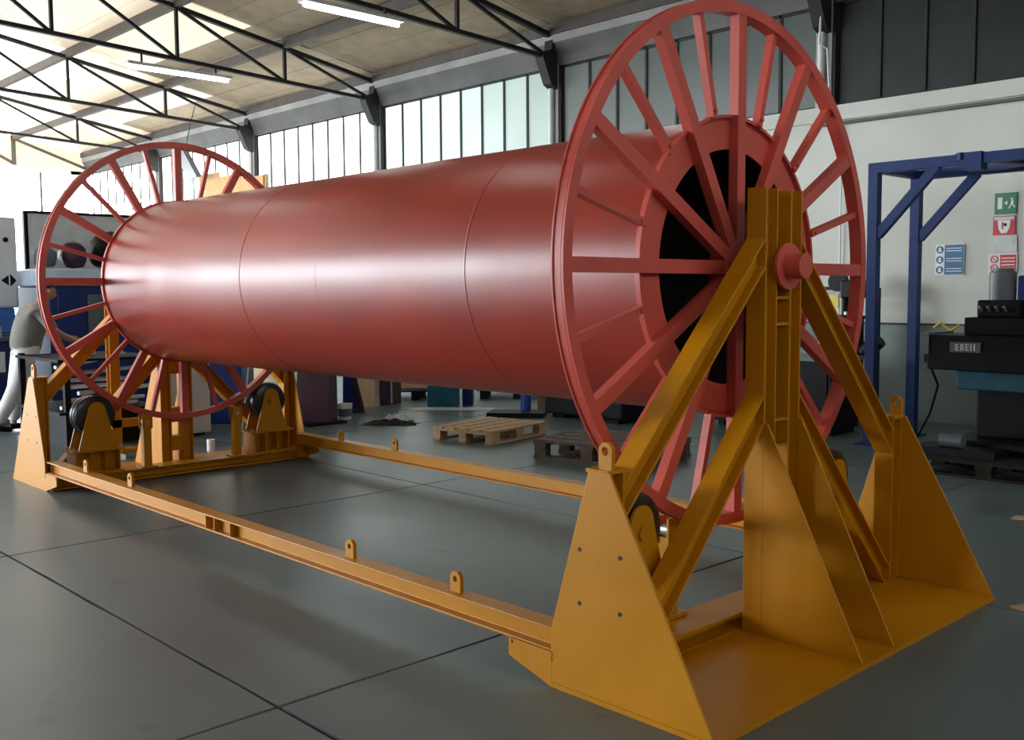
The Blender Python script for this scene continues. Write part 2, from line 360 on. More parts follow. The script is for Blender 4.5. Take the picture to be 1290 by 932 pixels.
tube_light(5.8, 4.4, 5.9, 'white lit fluorescent tube behind the camera by the white wall')
tube_light(5.8, -2.0, -.5, 'white lit fluorescent tube behind the camera near the ridge')
# conduit and hanging cord on the wall
tag(MB().tube([(-3.76, YR - .06, 3.75), (-3.76, YR - .06, 1.2)], .012, 6).build('wall_conduit', PIPE), 'thin vertical pale conduit on the white wall behind the near wheel', 'conduit')
tag(MB().tube([(-4.0, YR - .2, 5.2), (-4.02, YR - .2, 4.72), (-3.95, YR - .12, 4.66), (-3.93, YR - .07, 3.97)], .014, 6).build('cord', PIPE), 'white cord hanging from the dark corbel behind the near wheel', 'cord')

# ================================================================ THE REEL
YC, H, RW, RD = 1.232, 1.708, 1.2196, .698
rl = empty('cable_reel', (-2.88, YC, .49), 'huge red oxide painted steel cable reel with spoked end wheels in the yellow stand', 'cable reel')
X0, X1 = -5.80, .012
prof = []
nx = 30
for i in range(nx + 1):
    x = X0 + (X1 - X0) * i / nx
    prof.append((x, RD + .0015 * math.sin(x * 2.3) + (.001 if i % 5 == 0 else 0)))
prof += [(X1, RD - .012), (X0, RD - .012)]
MB().lathe((0, YC, H), (1, 0, 0), prof, 128).build('drum_shell', REDD, rl, smooth=True)
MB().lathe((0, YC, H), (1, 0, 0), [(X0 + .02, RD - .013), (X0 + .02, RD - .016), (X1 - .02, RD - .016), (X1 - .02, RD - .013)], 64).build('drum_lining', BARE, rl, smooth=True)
for x in (-3.46, -2.52, -1.13):
    MB().lathe((x, YC, H), (1, 0, 0), [(-.012, RD - .003), (-.006, RD + .0008), (.006, RD + .0008), (.012, RD - .003)], 128).build('weld_seam', REDD, rl, smooth=True)
def wheel(xf, s):
    """xf: outer face plane, s=+1 outside faces +x"""
    def X(d): return xf - s * d      # d = depth behind the outer face
    # rim: rolled channel, open outwards
    p = [(0, RW), (.012, RW), (.012, RW - .03), (.020, RW - .03), (.020, RW - .006), (.060, RW - .006), (.060, RW), (.068, RW), (.068, RW - .052), (0, RW - .052)]
    MB().lathe((xf, YC, H), (-s, 0, 0), p, 144).build('rim', RED, rl, smooth=True)
    # end ring with raised lip
    p = [(.034, .712), (.034, .698), (.052, .698), (.052, .555), (.062, .555), (.062, .712)]
    MB().lathe((xf, YC, H), (-s, 0, 0), p, 128).build('end_ring', RED, rl, smooth=True)
    MB().lathe((xf, YC, H), (-s, 0, 0), [(-.01, .05), (-.01, .125), (.10, .125), (.10, .05)], 48).build('hub', RED, rl, smooth=True)
    for k in range(24):
        a = math.radians(15 * k + (.0)); c, sn = math.cos(a), math.sin(a); tang = Vector((0, -sn, c))
        if k % 2 == 0:
            m = MB().bar((X(.028), YC + c * .11, H + sn * .11), (X(.028), YC + c * (RW - .045), H + sn * (RW - .045)), .062, .05, tang)
            m.build('spoke', RED, rl)
        else:
            r0, r1 = .70, RW - .045
            m = MB().bar((X(.040), YC + c * r0, H + sn * r0), (X(.040), YC + c * r1, H + sn * r1), .032, .04, tang)
            m.build('spoke', RED, rl)
            pos = Vector((X(.03), YC + c * .715, H + sn * .715))
    m = MB()
    for k in range(1, 24, 2):
        a = math.radians(15 * k); c, sn = math.cos(a), math.sin(a)
        m.cyl((X(.012), YC + c * .735 , H + sn * .735), (X(.03), YC + c * .735, H + sn * .735), .011, 6)
    m.build('spoke_bolts', RED, rl)
wheel(.061, 1); wheel(-5.82, -1)
sh = MB().cyl((-6.22, YC, H), (.40, YC, H), .045, 24).build('axle_shaft', GREASE, rl, smooth=True)
for xa, s in ((.305, 1), (-6.07, -1)):
    MB().cyl((xa, YC, H), (xa + s * .018, YC, H), .105, 40).build('axle_disc', RED, rl, smooth=True, bevel=.002)
    MB().cyl((xa + s * .018, YC, H), (xa + s * .10, YC, H), .058, 32).build('axle_boss', RED, rl, smooth=True, bevel=.003)
# a pair of red gusset braces inside the lower right of the near wheel

# ================================================================ THE STAND
st = empty('reel_stand', (-2.88, YC, 0), 'yellow ochre welded steel stand with triangular gussets, braces and rails carrying the red reel', 'reel stand')
W, D = 2.459, .80
def lug(mx, y, z, wd=.075, h=.12, ax='y', r=.018, t=.022):
    """upright eye plate, thickness along y"""
    m = MB(); n = 20; hw = wd / 2; zc = z + h - hw
    out = [(-hw, 0), (hw, 0), (hw, h - .022), (hw - .02, h), (-hw + .02, h), (-hw, h - .022)]
    # plate with a hole: ring of quads between the outline and a circle
    import bisect
    cz = h - hw
    circ = []; outl = []
    def outline(a):
        dx, dz = math.cos(a), math.sin(a); best = 1e9
        for i in range(6):
            (x0, z0), (x1, z1) = out[i], out[(i+1) % 6]; z0 -= cz; z1 -= cz
            ex, ez = x1 - x0, z1 - z0; den = dx * ez - dz * ex
            if abs(den) < 1e-9: continue
            t_ = (x0 * ez - z0 * ex) / den; u_ = (x0 * dz - z0 * dx) / den
            if t_ > 0 and -1e-6 <= u_ <= 1 + 1e-6: best = min(best, t_)
        return dx * best, dz * best
    N = 48; vs = []
    for yy in (y - t / 2, y + t / 2):
        for k in range(N):
            a = 2 * math.pi * k / N + .01; ox, oz = outline(a)
            vs.append((mx + ox, yy, z + cz + oz)); vs.append((mx + r * math.cos(a), yy, z + cz + r * math.sin(a)))
    fs = []
    for k in range(N):
        j = (k + 1) % N
        fs += [(2*k, 2*j, 2*j+1, 2*k+1), (2*N+2*k, 2*N+2*k+1, 2*N+2*j+1, 2*N+2*j), (2*k, 2*N+2*k, 2*N+2*j, 2*j), (2*k+1, 2*j+1, 2*N+2*j+1, 2*N+2*k+1)]
    m.add(vs, fs)
    return m
def end_frame(X, s):
    """X(d): world x of depth d measured outwards from the inner edge"""
    def P(d, y, z): return (X(d), y, z)
    def bx(m, d0, d1, y0, y1, z0, z1):
        a, b = sorted((X(d0), X(d1))); return m.box((a, y0, z0), (b, y1, z1))
    bx(MB(), 0, D, 0, W, 0, .02).build('base_plate', YEL, st)
    # side gussets
    for y in (0.0, W - .012):
        MB().prism([P(0, y, .02), P(D - .005, y, .02), P(.31, y, .915), P(.205, y, .915), P(0, y, .24)], (0, .012, 0)).build('gusset_plate', YEL, st, bevel=.003)
        MB().prism([P(.0, y, .0), P(.0, y, .145), P(-.25, y, .145), P(-.25, y, .07)], (0, .012, 0)).build('toe_plate', YEL, st)
        for d, z in ((-.0, .137), (-.0, .115), (-.235, .133)):
            yy = y - .004 if y < 1 else y + .012
            MB().cyl(P(d, yy, z), P(d, yy + .008, z), .008, 8).build('weld_bead', YEL, st)
    # bolt holes in the side gusset
    for y, yy in ((0., -.002), (W - .012, W - .002)):
        for d, z in ((.158, .596), (.364, .600), (.158, .382), (.364, .384)):
            MB().cyl(P(d, yy, z), P(d, yy + .004, z), .009, 10).build('bolt_hole', GREASE, st)
    # short uprights behind the side gussets
    for y in (.064, W - .064):
        MB().ibeam(P(.24, y, .02), P(.24, y, .91), .1, .1, (0, 1, 0)).build('side_upright', YEL, st)
        bx(MB(), .185, .30, y - .058, y + .058, .905, .92).build('cap_plate', YEL, st)
    for y in (.035, W - .035):
        m = lug(X(.268), y, .92, .066, .105, r=.017); m.build('lifting_lug', YEL, st)
    # twin centre uprights
    for y in (YC - .10, YC + .105):
        MB().ibeam(P(.24, y, .02), P(.24, y, 2.06), .1, .1, (0, 1, 0)).build('centre_upright', YEL, st, bevel=.002)
    for z in (1.56, 1.0, .56, .30):
        m = MB(); bx(m, .185, .285, YC - .05, YC + .055, z, z + .012); bx(m, .185, .285, YC - .05, YC + .055, z - .12, z - .108); bx(m, .20, .212, YC - .05, YC + .055, z - .108, z)
        m.build('spreader_plate', YEL, st)
    bx(MB(), .18, .215, YC - .05, YC + .055, 1.62, 2.05).build('back_plate', YEL, st)
    bx(MB(), .19, .29, YC - .048, YC + .052, 1.63, 1.79).build('bearing_block', GREASE, st, bevel=.01)
    # outer fins of the centre uprights
    for y in (YC - .15, YC + .14):
        MB().prism([P(.29, y, .02), P(.785, y, .02), P(.31, y, 1.0), P(.29, y, 1.0)], (0, .012, 0)).build('gusset_plate', YEL, st, bevel=.003)
    # diagonal braces, H section in the plane of the stand
    for sg in (-1, 1):
        def Y(y): return YC + sg * y
        def brace(ya, za, yb, zb_):
            a = Vector(P(.24, Y(ya), za)); b = Vector(P(.24, Y(yb), zb_)); dr = (b - a).normalized(); up = Vector((0, -dr.z, dr.y))
            MB().cutbeam(a, b, .1, .1, up, Y(1.115), Y(.15)).build('diagonal_brace', YEL, st, bevel=.002)
        brace(1.10, .80, .15, 1.765)
        brace(1.06, .085, .145, 1.06)
        # trolley pedestal, black roller and its side plates
        yt = Y(.82)
        m = MB(); bx(m, -.08, .15, yt - .21, yt + .21, .10, .115); bx(m, -.08, .15, yt - .19, yt + .19, .285, .30)
        bx(m, .03, .04, yt - .18, yt + .18, .115, .285)
        for k in (-.18, -.06, .06, .18): bx(m, -.07, .14, yt + k - .005, yt + k + .005, .115, .285)
        m.build('roller_pedestal', YEL, st)
        for d0 in (-.075, .125):
            prof2 = [(-.165, .30), (.165, .30)] + [(.075 * math.cos(a), .625 + .08 * math.sin(a)) for a in [math.pi * k / 10 for k in range(11)]]
            MB().prism([P(d0, yt + u, v) for u, v in prof2], (X(d0 + .014) - X(d0), 0, 0)).build('roller_bracket', YEL, st)
        bx(MB(), -.09, .16, yt - .22, yt + .22, .292, .306).build('bracket_foot', YEL, st)
        a = X(-.05); b = X(.115); x0, x1 = min(a, b), max(a, b); wd = x1 - x0
        pr = [(0, .03), (0, .135), (.012, .165), (.035, .172), (wd/2 - .015, .172), (wd/2 - .006, .162), (wd/2 + .006, .162), (wd/2 + .015, .172), (wd - .035, .172), (wd - .012, .165), (wd, .135), (wd, .03)]
        ro = MB().lathe((x0, yt, .585), (1, 0, 0), pr, 48).build('drive_roller', RUB, st, smooth=True)
        MB().cyl((x0 - .035, yt, .585), (x1 + .035, yt, .585), .03, 16).build('roller_axle', YEL, ro, smooth=True)
        for k in (-.19, .19):
            MB().cyl(P(-.035, yt + k, .306), P(-.035, yt + k, .325), .012, 6).build('bolt', BOLT, st)
            MB().cyl(P(.10, yt + k, .306), P(.10, yt + k, .325), .012, 6).build('bolt', BOLT, st)
        # slim guide post with fork and small guide wheel
        yp = Y(.40 if sg < 0 else .455)
        m = MB(); bx(m, -.085, -.025, yp - .035, yp + .035, .1, .47); bx(m, -.115, .01, yp - .07, yp + .07, .1, .115); m.build('guide_post', YEL, st)
        m = MB(); bx(m, -.095, -.085, yp - .045, yp + .045, .44, .56); bx(m, -.025, -.015, yp - .045, yp + .045, .44, .56); m.build('guide_fork', YEL, st)
        MB().cyl(P(-.08, yp, .5), P(-.03, yp, .5), .036, 16).build('guide_wheel', BOLT, st, smooth=True)
        MB().cyl(P(-.10, yp, .5), P(-.085, yp, .5), .014, 6).build('bolt', BOLT, st)
# near frame: d grows towards +x; far frame: d grows towards -x
end_frame(lambda d: d, 1)
end_frame(lambda d: -5.762 - d, -1)
for xc in (.07, -5.77):
    MB().ibeam((xc, .015, .055), (xc, W - .015, .055), .09, .20, (0, 0, 1), .012, .01).build('cross_beam', YEL, st)
for y in (.064, W - .064):
    MB().ibeam((-5.76, y, .19), (0.0, y, .19), .1, .1, (0, 0, 1)).build('side_rail', YEL, st, bevel=.002)
    for x in (-3.01, -2.9, -2.7) if y < 1 else ():
        MB().box((x - .004, y - .046, .15), (x + .004, y + .046, .23)).build('splice_plate', YEL, st)
    for x in (-.66, -1.5, -4.22, -5.04):
        lug(x, y, .24, .07, .095, r=.014, t=.02).build('lifting_lug', YEL, st)
for x in (-.02, -5.74):
    for y in (.064, W - .064):
        MB().box((x - .012, y - .05, .02), (x + .012, y + .05, .14)).build('rail_packer', YEL, st)

# ================================================================ THINGS AT THE RIGHT
ga = empty('lifting_gantry', (-2.2, 7.5, 0), 'blue painted square tube gantry frame with knee braces by the white wall', 'gantry')
for y in (7.0, 7.95):
    MB().box((-2.25, y - .05, 0), (-2.15, y + .05, 2.78)).build('post', BLUE, ga)
    MB().box((1.1, y - .05, 0), (1.2, y + .05, 2.78)).build('post', BLUE, ga)
    MB().box((-2.25, y - .05, 2.78), (1.2, y + .05, 2.88)).build('top_beam', BLUE, ga)
    MB().bar((-2.16, y, 2.15), (-1.56, y, 2.80), .075, .09, (0, 1, 0)).build('knee_brace', BLUE, ga)
    MB().bar((1.12, y, 2.15), (.52, y, 2.80), .075, .09, (0, 1, 0)).build('knee_brace', BLUE, ga)
    MB().box((-2.32, y - .12, 0), (-2.08, y + .12, .012)).build('foot_plate', BLUE, ga)
for x in (-2.2, 1.15): MB().box((x - .05, 7.05, 2.79), (x + .05, 7.9, 2.87)).build('tie_beam', BLUE, ga)
MB().bar((-1.35, 6.95, 2.86), (-.55, 7.9, 2.80), .07, .09).build('trolley_arm', BLUE, ga)
MB().bar((-1.45, 7.95, 2.84), (-.3, 6.95, 2.78), .07, .09).build('trolley_arm', BLUE, ga)
MB().box((-1.28, 6.93, 2.72), (-1.12, 7.08, 2.89)).build('trolley_block', BLUE, ga)

# signs on the wall
YS = YR - .012
def plate(name, x0, x1, z0, z1, m, parent=None, y=YS, t=.008): return MB().box((x0, y - t, z0), (x1, y, z1)).build(name, m, parent)
def disc(x, z, r, m, parent, y, name='pictogram', n=20): return MB().cyl((x, y - .003, z), (x, y, z), r, n).build(name, m, parent)
s = tag(plate('exit_sign', -1.87, -1.63, 2.45, 2.69, SIGNG), 'green emergency exit sign with white pictograms, topmost of the wall signs', 'sign')
def fig(x, z, h, m, par, y):
    mb = MB(); mb.cyl((x, y - .003, z + h * .9), (x, y, z + h * .9), h * .1, 10)
    mb.prism([(x - h*.12, y, z + h*.4), (x + h*.12, y, z + h*.45), (x + h*.14, y, z + h*.75), (x - h*.05, y, z + h*.78)], (0, -.003, 0))
    mb.prism([(x - h*.12, y, z + h*.42), (x + h*.02, y, z + h*.42), (x - h*.2, y, z), (x - h*.32, y, z + h*.04)], (0, -.003, 0))
    mb.prism([(x - h*.02, y, z + h*.44), (x + h*.12, y, z + h*.42), (x + h*.32, y, z + h*.12), (x + h*.22, y, z + h*.04)], (0, -.003, 0))
    return mb.build('pictogram', m, par)
yb = YS - .008
MB().box((-1.835, yb - .003, 2.51), (-1.785, yb, 2.64)).build('pictogram', PAPER, s)
MB().prism([(-1.765, yb, 2.575), (-1.73, yb, 2.60), (-1.73, yb, 2.55)], (0, -.003, 0)).build('pictogram', PAPER, s)
fig(-1.68, 2.51, .12, PAPER, s, yb)
s = tag(plate('hydrant_sign', -1.88, -1.64, 2.215, 2.43, SIGNR), 'red fire equipment sign with a white flame pictogram, under the green sign', 'sign')
MB().prism([(-1.79, yb, 2.235), (-1.73, yb, 2.235), (-1.70, yb, 2.29), (-1.69, yb, 2.38), (-1.83, yb, 2.38), (-1.82, yb, 2.29)], (0, -.003, 0)).build('pictogram', PAPER, s)
MB().box((-1.87, yb - .003, 2.385), (-1.65, yb, 2.42)).build('lettering_band', CLOTHW, s)
MB().box((-1.785, yb - .005, 2.28), (-1.765, yb - .003, 2.36)).build('pictogram', SIGNR, s); disc(-1.745, 2.33, .018, BLACK, s, yb - .003)
s = tag(plate('instruction_sheet', -1.915, -1.615, 2.02, 2.205, CLOTHW), 'pale grey printed instruction sheet between the red signs', 'notice')
m = MB()
for k in range(4):
    x = -1.87 + k * .065; m.box((x, yb - .002, 2.06 + (k % 2) * .03), (x + .035, yb, 2.12 + (k % 2) * .03))
m.build('print', LGREY, s)
s = tag(plate('prohibition_sign', -1.92, -1.605, 1.775, 2.005, PAPER), 'white and red prohibition sign with two ringed symbols, lowest of the right signs', 'sign')
MB().box((-1.79, yb - .002, 1.79), (-1.615, yb, 1.99)).build('red_field', SIGNR, s)
for z in (1.94, 1.84):
    MB().lathe((-1.855, yb, z), (0, -1, 0), [(0, .032), (.004, .032), (.004, .044), (0, .044)], 24).build('ring', SIGNR, s)
    MB().bar((-1.88, yb - .002, z + .025), (-1.83, yb - .002, z - .025), .008, .004, (1, 0, 1)).build('slash', SIGNR, s)
for k in range(4): MB().box((-1.775, yb - .004, 1.83 + k * .038), (-1.63, yb - .002, 1.842 + k * .038)).build('text_line', PAPER, s)
s = tag(plate('safety_sign', -2.54, -2.20, 1.77, 2.13, PAPER), 'blue mandatory safety sign with three round symbols beside the gantry post', 'sign')
MB().box((-2.43, yb - .002, 1.775), (-2.205, yb, 2.125)).build('blue_field', SIGNB, s)
for k in range(3):
    z = 2.07 - k * .12; disc(-2.485, z, .045, SIGNB, s, yb); disc(-2.485, z + .012, .016, PAPER, s, yb - .003, n=12)
    MB().box((-2.505, yb - .005, z - .025), (-2.465, yb - .003, z - .004)).build('pictogram', PAPER, s)
    for q in range(2): MB().box((-2.41, yb - .004, z - .02 + q * .03), (-2.225, yb - .002, z - .012 + q * .03)).build('text_line', LBLUE, s)

# pallet + milling machine
def pallet(name, ax, ay, ux, uy, LX, LY, m, label, z0=0., boards=5):
    """origin corner (ax,ay), ux unit direction of the long boards"""
    ang = math.atan2(uy, ux)
    t = empty(name, (ax, ay, z0), label, 'pallet'); t.rotation_euler = (0, 0, ang)
    def part(n, a, b):
        o = MB().box(a, b).build(n, m, t); o['_local'] = 1; return o
    bw = LY / boards * .82
    for k in range(boards):
        y = (LY - bw) * k / (boards - 1); part('top_board', (0, y, .122), (LX, y + bw, .144))
    for x in (0, LX / 2 - .0725, LX - .145):
        part('cross_board', (x, 0, .1), (x + .145, LY, .122))
        for y in (0, LY / 2 - .05, LY - .1): part('block', (x + .01, y + .003, .022), (x + .135, y + .097, .1))
    for y in (0, LY / 2 - .05, LY - .1): part('bottom_board', (0, y, 0), (LX, y + .1, .022))
    return t
pallet('euro_pallet', -5.06, 4.33, -.17, .985, 1.0, .82, WOOD, 'pale new wooden pallet lying on the floor beyond the far rail').location = (-4.42 - .55, 3.74 + .48, 0)
t = pallet('old_pallet', -4.08, 3.95, .985, .17, 1.2, .95, WOODD, 'dark weathered pallet on the floor behind the near wheel'); t.scale = (1, 1, 1.3)
pallet('machine_pallet', -1.5, 6.2, 1, 0, 1.3, 1.0, WOODR, 'dark grimy pallet carrying the milling machine at the right edge').location = (-1.22, 5.78, 0)
px, py = -1.15, 5.85
MBX = MB()
mm = empty('milling_machine', (-.75, 6.6, .144), 'dark old milling machine with grey motor and pale nameplate on a pallet at right', 'milling machine')
MB().box((-1.12, 6.25, .145), (-.35, 7.2, .25)).build('base', BLACK, mm, bevel=.02)
MB().box((-.95, 6.55, .25), (-.35, 7.15, .72)).build('pedestal', BLACK, mm, bevel=.02)
MB().box((-1.12, 6.5, .68), (-.3, 7.1, .86)).build('knee', TEAL, mm, bevel=.015)
MB().box((-1.36, 6.42, .86), (-.2, 7.0, 1.18)).build('saddle', BLACK, mm, bevel=.01)
MB().box((-1.42, 6.40, 1.0), (-1.34, 6.95, 1.2)).build('end_cap', GREYM, mm)
MB().box((-1.14, 6.40, 1.03), (-.87, 6.42, 1.12)).build('nameplate', GREYM, mm)
m = MB()
for gx, kind in ((-1.09, 'E'), (-1.045, 'R'), (-1.0, 'S'), (-.955, 'I'), (-.925, 'I')):
    m.box((gx, 6.395, 1.045), (gx + .01, 6.40, 1.105))
    if kind in 'ERS':
        m.box((gx, 6.395, 1.095), (gx + .03, 6.40, 1.105)); m.box((gx, 6.395, 1.07), (gx + .03, 6.40, 1.08))
    if kind in 'ES': m.box((gx, 6.395, 1.045), (gx + .03, 6.40, 1.055))
    if kind == 'R': m.box((gx + .02, 6.395, 1.045), (gx + .03, 6.40, 1.105))
m.build('lettering', PAPER, mm)
MB().box((-1.10, 6.6, 1.18), (-.25, 7.0, 1.34)).build('table', BLACK, mm, bevel=.01)
MB().box((-1.0, 6.62, 1.34), (-.62, 6.98, 1.5)).build('head', BLACK, mm, bevel=.02)
MB().cyl((-.84, 6.8, 1.45), (-.84, 6.8, 1.76), .115, 28).build('motor', GREYM, mm, smooth=True, bevel=.01)
MB().cyl((-.84, 6.8, 1.76), (-.84, 6.8, 1.79), .09, 24).build('motor_cap', GREYM, mm, smooth=True)
MB().box((-.70, 6.75, 1.2), (-.3, 7.15, 1.72)).build('column', NAVY, mm, bevel=.02)
for k in range(4): MB().cyl((-.95 + k * .07, 6.62, 1.40), (-.95 + k * .07, 6.56, 1.44), .012, 8).build('lever', BOLT, mm)
MB().tube([(-1.38, 6.6, 1.24), (-1.30, 6.55, 1.29), (-1.20, 6.55, 1.22), (-1.12, 6.55, 1.27)], .012).build('coolant_pipe', SIGNY, mm)
MB().cyl((-1.05, 6.05, .27), (-.85, 6.05, .27), .06, 20).build('floor_motor', GREYM, mm, smooth=True)
MB().box((-1.25, 5.95, .145), (-.55, 6.3, .21)).build('drip_tray', BLACK, mm)
tag(MB().tube([(-1.485, 6.76, .885), (-1.49, 6.85, .80), (-1.50, 7.0, .66), (-1.66, 7.2, .36), (-1.86, 7.4, .10), (-1.95, 7.5, .012)], .011).build('power_cable', BLACK), 'black power cable drooping from the milling machine to the floor', 'cable')
tag(MB().box((-1.52, 6.72, .9), (-1.45, 6.80, 1.1)).cyl((-1.485, 6.76, 1.1), (-1.485, 6.76, 1.14), .012, 8).build('pendant_control', BLACK), 'small black control box hung at the left of the milling machine', 'control box')

# dark pipe rack behind the near wheel
ra = empty('gauge_rack', (-3.6, 8.6, 0), 'black steel test rack with gauges and a yellow plate seen through the near wheel', 'rack')
for x in (-4.35, -2.95):
    MB().box((x - .03, 8.57, 0), (x + .03, 8.63, 1.62)).build('upright', BLACK, ra)
for z in (.6, 1.25, 1.6): MB().box((-4.35, 8.58, z), (-2.95, 8.62, z + .04)).build('crossbar', BLACK, ra)
MB().cyl((-3.42, 8.50, 1.70), (-3.42, 8.57, 1.70), .12, 24).build('gauge', BLACK, ra, smooth=True)
MB().box((-3.52, 8.5, 1.38), (-3.40, 8.52, 1.54)).build('warning_plate', SIGNY, ra)
MB().cyl((-3.30, 8.48, .75), (-3.30, 8.48, 1.5), .04, 14).build('cylinder_column', BLACK, ra, smooth=True)
MB().box((-3.30, 8.35, 1.50), (-3.08, 8.6, 1.72)).build('valve_block', BLACK, ra, bevel=.02)
MB().cyl((-3.24, 8.42, 1.24), (-3.24, 8.42, 1.34), .035, 14).build('sight_glass', WHITE, ra, smooth=True)
MB().box((-3.35, 8.3, .2), (-3.1, 8.6, 1.3)).build('pump_body', BLACK, ra, bevel=.03)
MB().box((-4.2, 8.2, .05), (-3.0, 8.7, .6)).build('tank', BLACK, ra, bevel=.02)
MB().cyl((-3.0, 8.4, .85), (-2.82, 8.4, 1.02), .1, 16).build('hand_wheel', BLACK, ra, smooth=True)
cb = empty('tool_cabinet', (-3.5, 7.3, 0), 'low black steel workbench cabinet on the floor behind the near wheel', 'cabinet')
MB().box((-4.3, 7.2, .06), (-2.75, 7.8, .82)).build('body', BLACK, cb, bevel=.01)
for k in range(3): MB().box((-4.25 + k * .5, 7.185, .12), (-3.80 + k * .5, 7.2, .76)).build('door', BLACK, cb, bevel=.004)
MB().box((-4.35, 7.15, .82), (-2.7, 7.85, .86)).build('worktop', GREYM, cb)
for x in (-4.25, -2.85): MB().box((x, 7.25, 0), (x + .08, 7.75, .06)).build('plinth', BLACK, cb)
tag(MB().cyl((-3.05, 7.45, .86), (-3.05, 7.45, 1.02), .06, 16, r2=.035).build('white_can', WHITE, smooth=True), 'small white can standing on the black cabinet by the blue post', 'can')
# scraps on the floor at the right
for (x, y, a, lb) in ((.20, 4.48, .3, 'flat scrap of cardboard on the floor near the right edge, farther one'), (.98, 2.36, -.2, 'flat scrap of cardboard on the floor near the right edge, nearer one')):
    m = MB(); c, s_ = math.cos(a), math.sin(a)
    pts = [(-.12, -.05), (.1, -.06), (.14, .03), (.02, .07), (-.1, .05)]
    m.prism([(x + .05 + u * c - v * s_, y + .05 + u * s_ + v * c, .001) for u, v in pts], (0, 0, .008))
    tag(m.build('cardboard_scrap', CARD), lb, 'scrap')

# ================================================================ THINGS BENEATH AND BEHIND THE DRUM
def blob(x, y, rx, ry, h, seed, m, name, label, cat):
    random.seed(seed); bm = bmesh.new(); bmesh.ops.create_grid(bm, x_segments=22, y_segments=16, size=1)
    me = bpy.data.meshes.new(name)
    from mathutils import noise
    for v in bm.verts:
        r = math.hypot(v.co.x, v.co.y); a = math.atan2(v.co.y, v.co.x)
        k = 1 + .35 * noise.noise(Vector((math.cos(a) * 1.5 + seed, math.sin(a) * 1.5, 0)))
        hh = max(0, 1 - r * r * .8) * (.5 + .9 * abs(noise.noise(Vector((v.co.x * 2.6 + seed, v.co.y * 2.6, 1)))) )
        v.co = Vector((v.co.x * rx * k, v.co.y * ry * k, .006 + h * hh))
    r_ = bmesh.ops.extrude_face_region(bm, geom=bm.faces[:]); 
    for e in r_['geom']:
        if isinstance(e, bmesh.types.BMVert): e.co.z = max(.0015, e.co.z - .008)
    bmesh.ops.recalc_face_normals(bm, faces=bm.faces); bm.to_mesh(me); bm.free(); me.materials.append(m)
    me.polygons.foreach_set('use_smooth', [True] * len(me.polygons))
    o = bpy.data.objects.new(name, me); o.location = (x, y, 0); o.rotation_euler = (0, 0, .76); COL.objects.link(o)
    return tag(o, label, cat)
blob(-7.10, 4.48, .36, .11, .085, 3, CLOTHB, 'black_rag', 'crumpled black cloth lying on the floor past the far rail', 'rag')
o = blob(-7.26, 4.72, .17, .08, .13, 5, CLOTHW, 'white_rag', 'crumpled white cloth behind the black cloth on the floor', 'rag')
blob(-7.75, 6.05, .62, .16, .03, 8, LGREY, 'plastic_sheet', 'flat pale plastic sheet on the floor behind the pallet', 'sheet')
bk = empty('paint_bucket', (-7.94, 4.4, 0), 'small white paint bucket on the floor under the drum', 'bucket')
MB().lathe((-7.94, 4.4, 0), (0, 0, 1), [(0, .001), (0, .08), (.2, .1), (.2, .094), (.01, .075), (.01, .001)], 24).build('pail', WHITE, bk, smooth=True)
m = MB().tube([(-7.94 + .1 * math.cos(a), 4.4, .19 - .09 * math.sin(a)) for a in [math.pi * k / 10 for k in range(11)]], .003, 5); m.build('handle', BOLT, bk)
MB().lathe((-7.94, 4.4, .04), (0, 0, 1), [(0, .086), (0, .09), (.1, .0985), (.1, .094)], 24).build('paint_drip', GREYM, bk, smooth=True)
pm_ = empty('plum_press', (-7.9, 3.95, 0), 'plum brown machine column standing just past the far frame', 'machine')
MB().prism([(-8.05, 3.72, 0), (-7.65, 3.98, 0), (-7.72, 4.02, 1.4), (-8.0, 3.84, 1.4)], (-.15, .22, 0)).build('column', PLUM, pm_)
MB().box((-8.35, 3.7, 1.4), (-7.6, 4.2, 1.7)).build('head', PLUM, pm_, bevel=.02)
MB().box((-8.3, 3.65, 0), (-7.6, 4.2, .03)).build('foot_plate', BLACK, pm_)
tr = empty('steel_trestle', (-8.45, 4.7, 0), 'dark steel trestle with splayed legs behind the white bucket', 'trestle')
MB().prism([(-8.55, 4.38, 0), (-8.36, 4.57, 0), (-8.40, 4.53, .75), (-8.50, 4.43, .75)], (-.05, .05, 0)).build('leg', BLACK, tr)
MB().prism([(-8.53, 4.77, 0), (-8.34, 4.96, 0), (-8.45, 4.85, .75), (-8.52, 4.78, .75)], (-.05, .05, 0)).build('leg', NAVY, tr)
MB().prism([(-8.40, 4.90, 0), (-8.32, 4.98, 0), (-8.44, 4.86, .75), (-8.48, 4.82, .75)], (-.03, .03, 0)).build('leg', BROWN, tr)
MB().box((-9.0, 4.2, .75), (-8.2, 5.2, .8)).build('top_plate', BLACK, tr)
tag(MB().bar((-8.87, 5.38, 0), (-8.93, 5.44, .62), .26, .012, (.70, .70, 0)).build('cardboard_sheet', CARD), 'upright tan cardboard sheet standing under the drum', 'cardboard')
bc = empty('brown_cupboard', (-8.9, 5.75, 0), 'dark brown cupboard with a pale edge strip, next to the tan cardboard', 'cupboard')
MB().box((-9.3, 5.62, 0), (-8.86, 6.0, .95)).build('body', BROWN, bc)
MB().box((-8.86, 5.63, .02), (-8.845, 5.80, .93)).build('door', PLUM, bc); MB().box((-8.86, 5.81, .02), (-8.845, 5.83, .93)).build('edge_strip', PIPE, bc); MB().box((-8.86, 5.84, .02), (-8.845, 5.98, .93)).build('door', BROWN, bc)
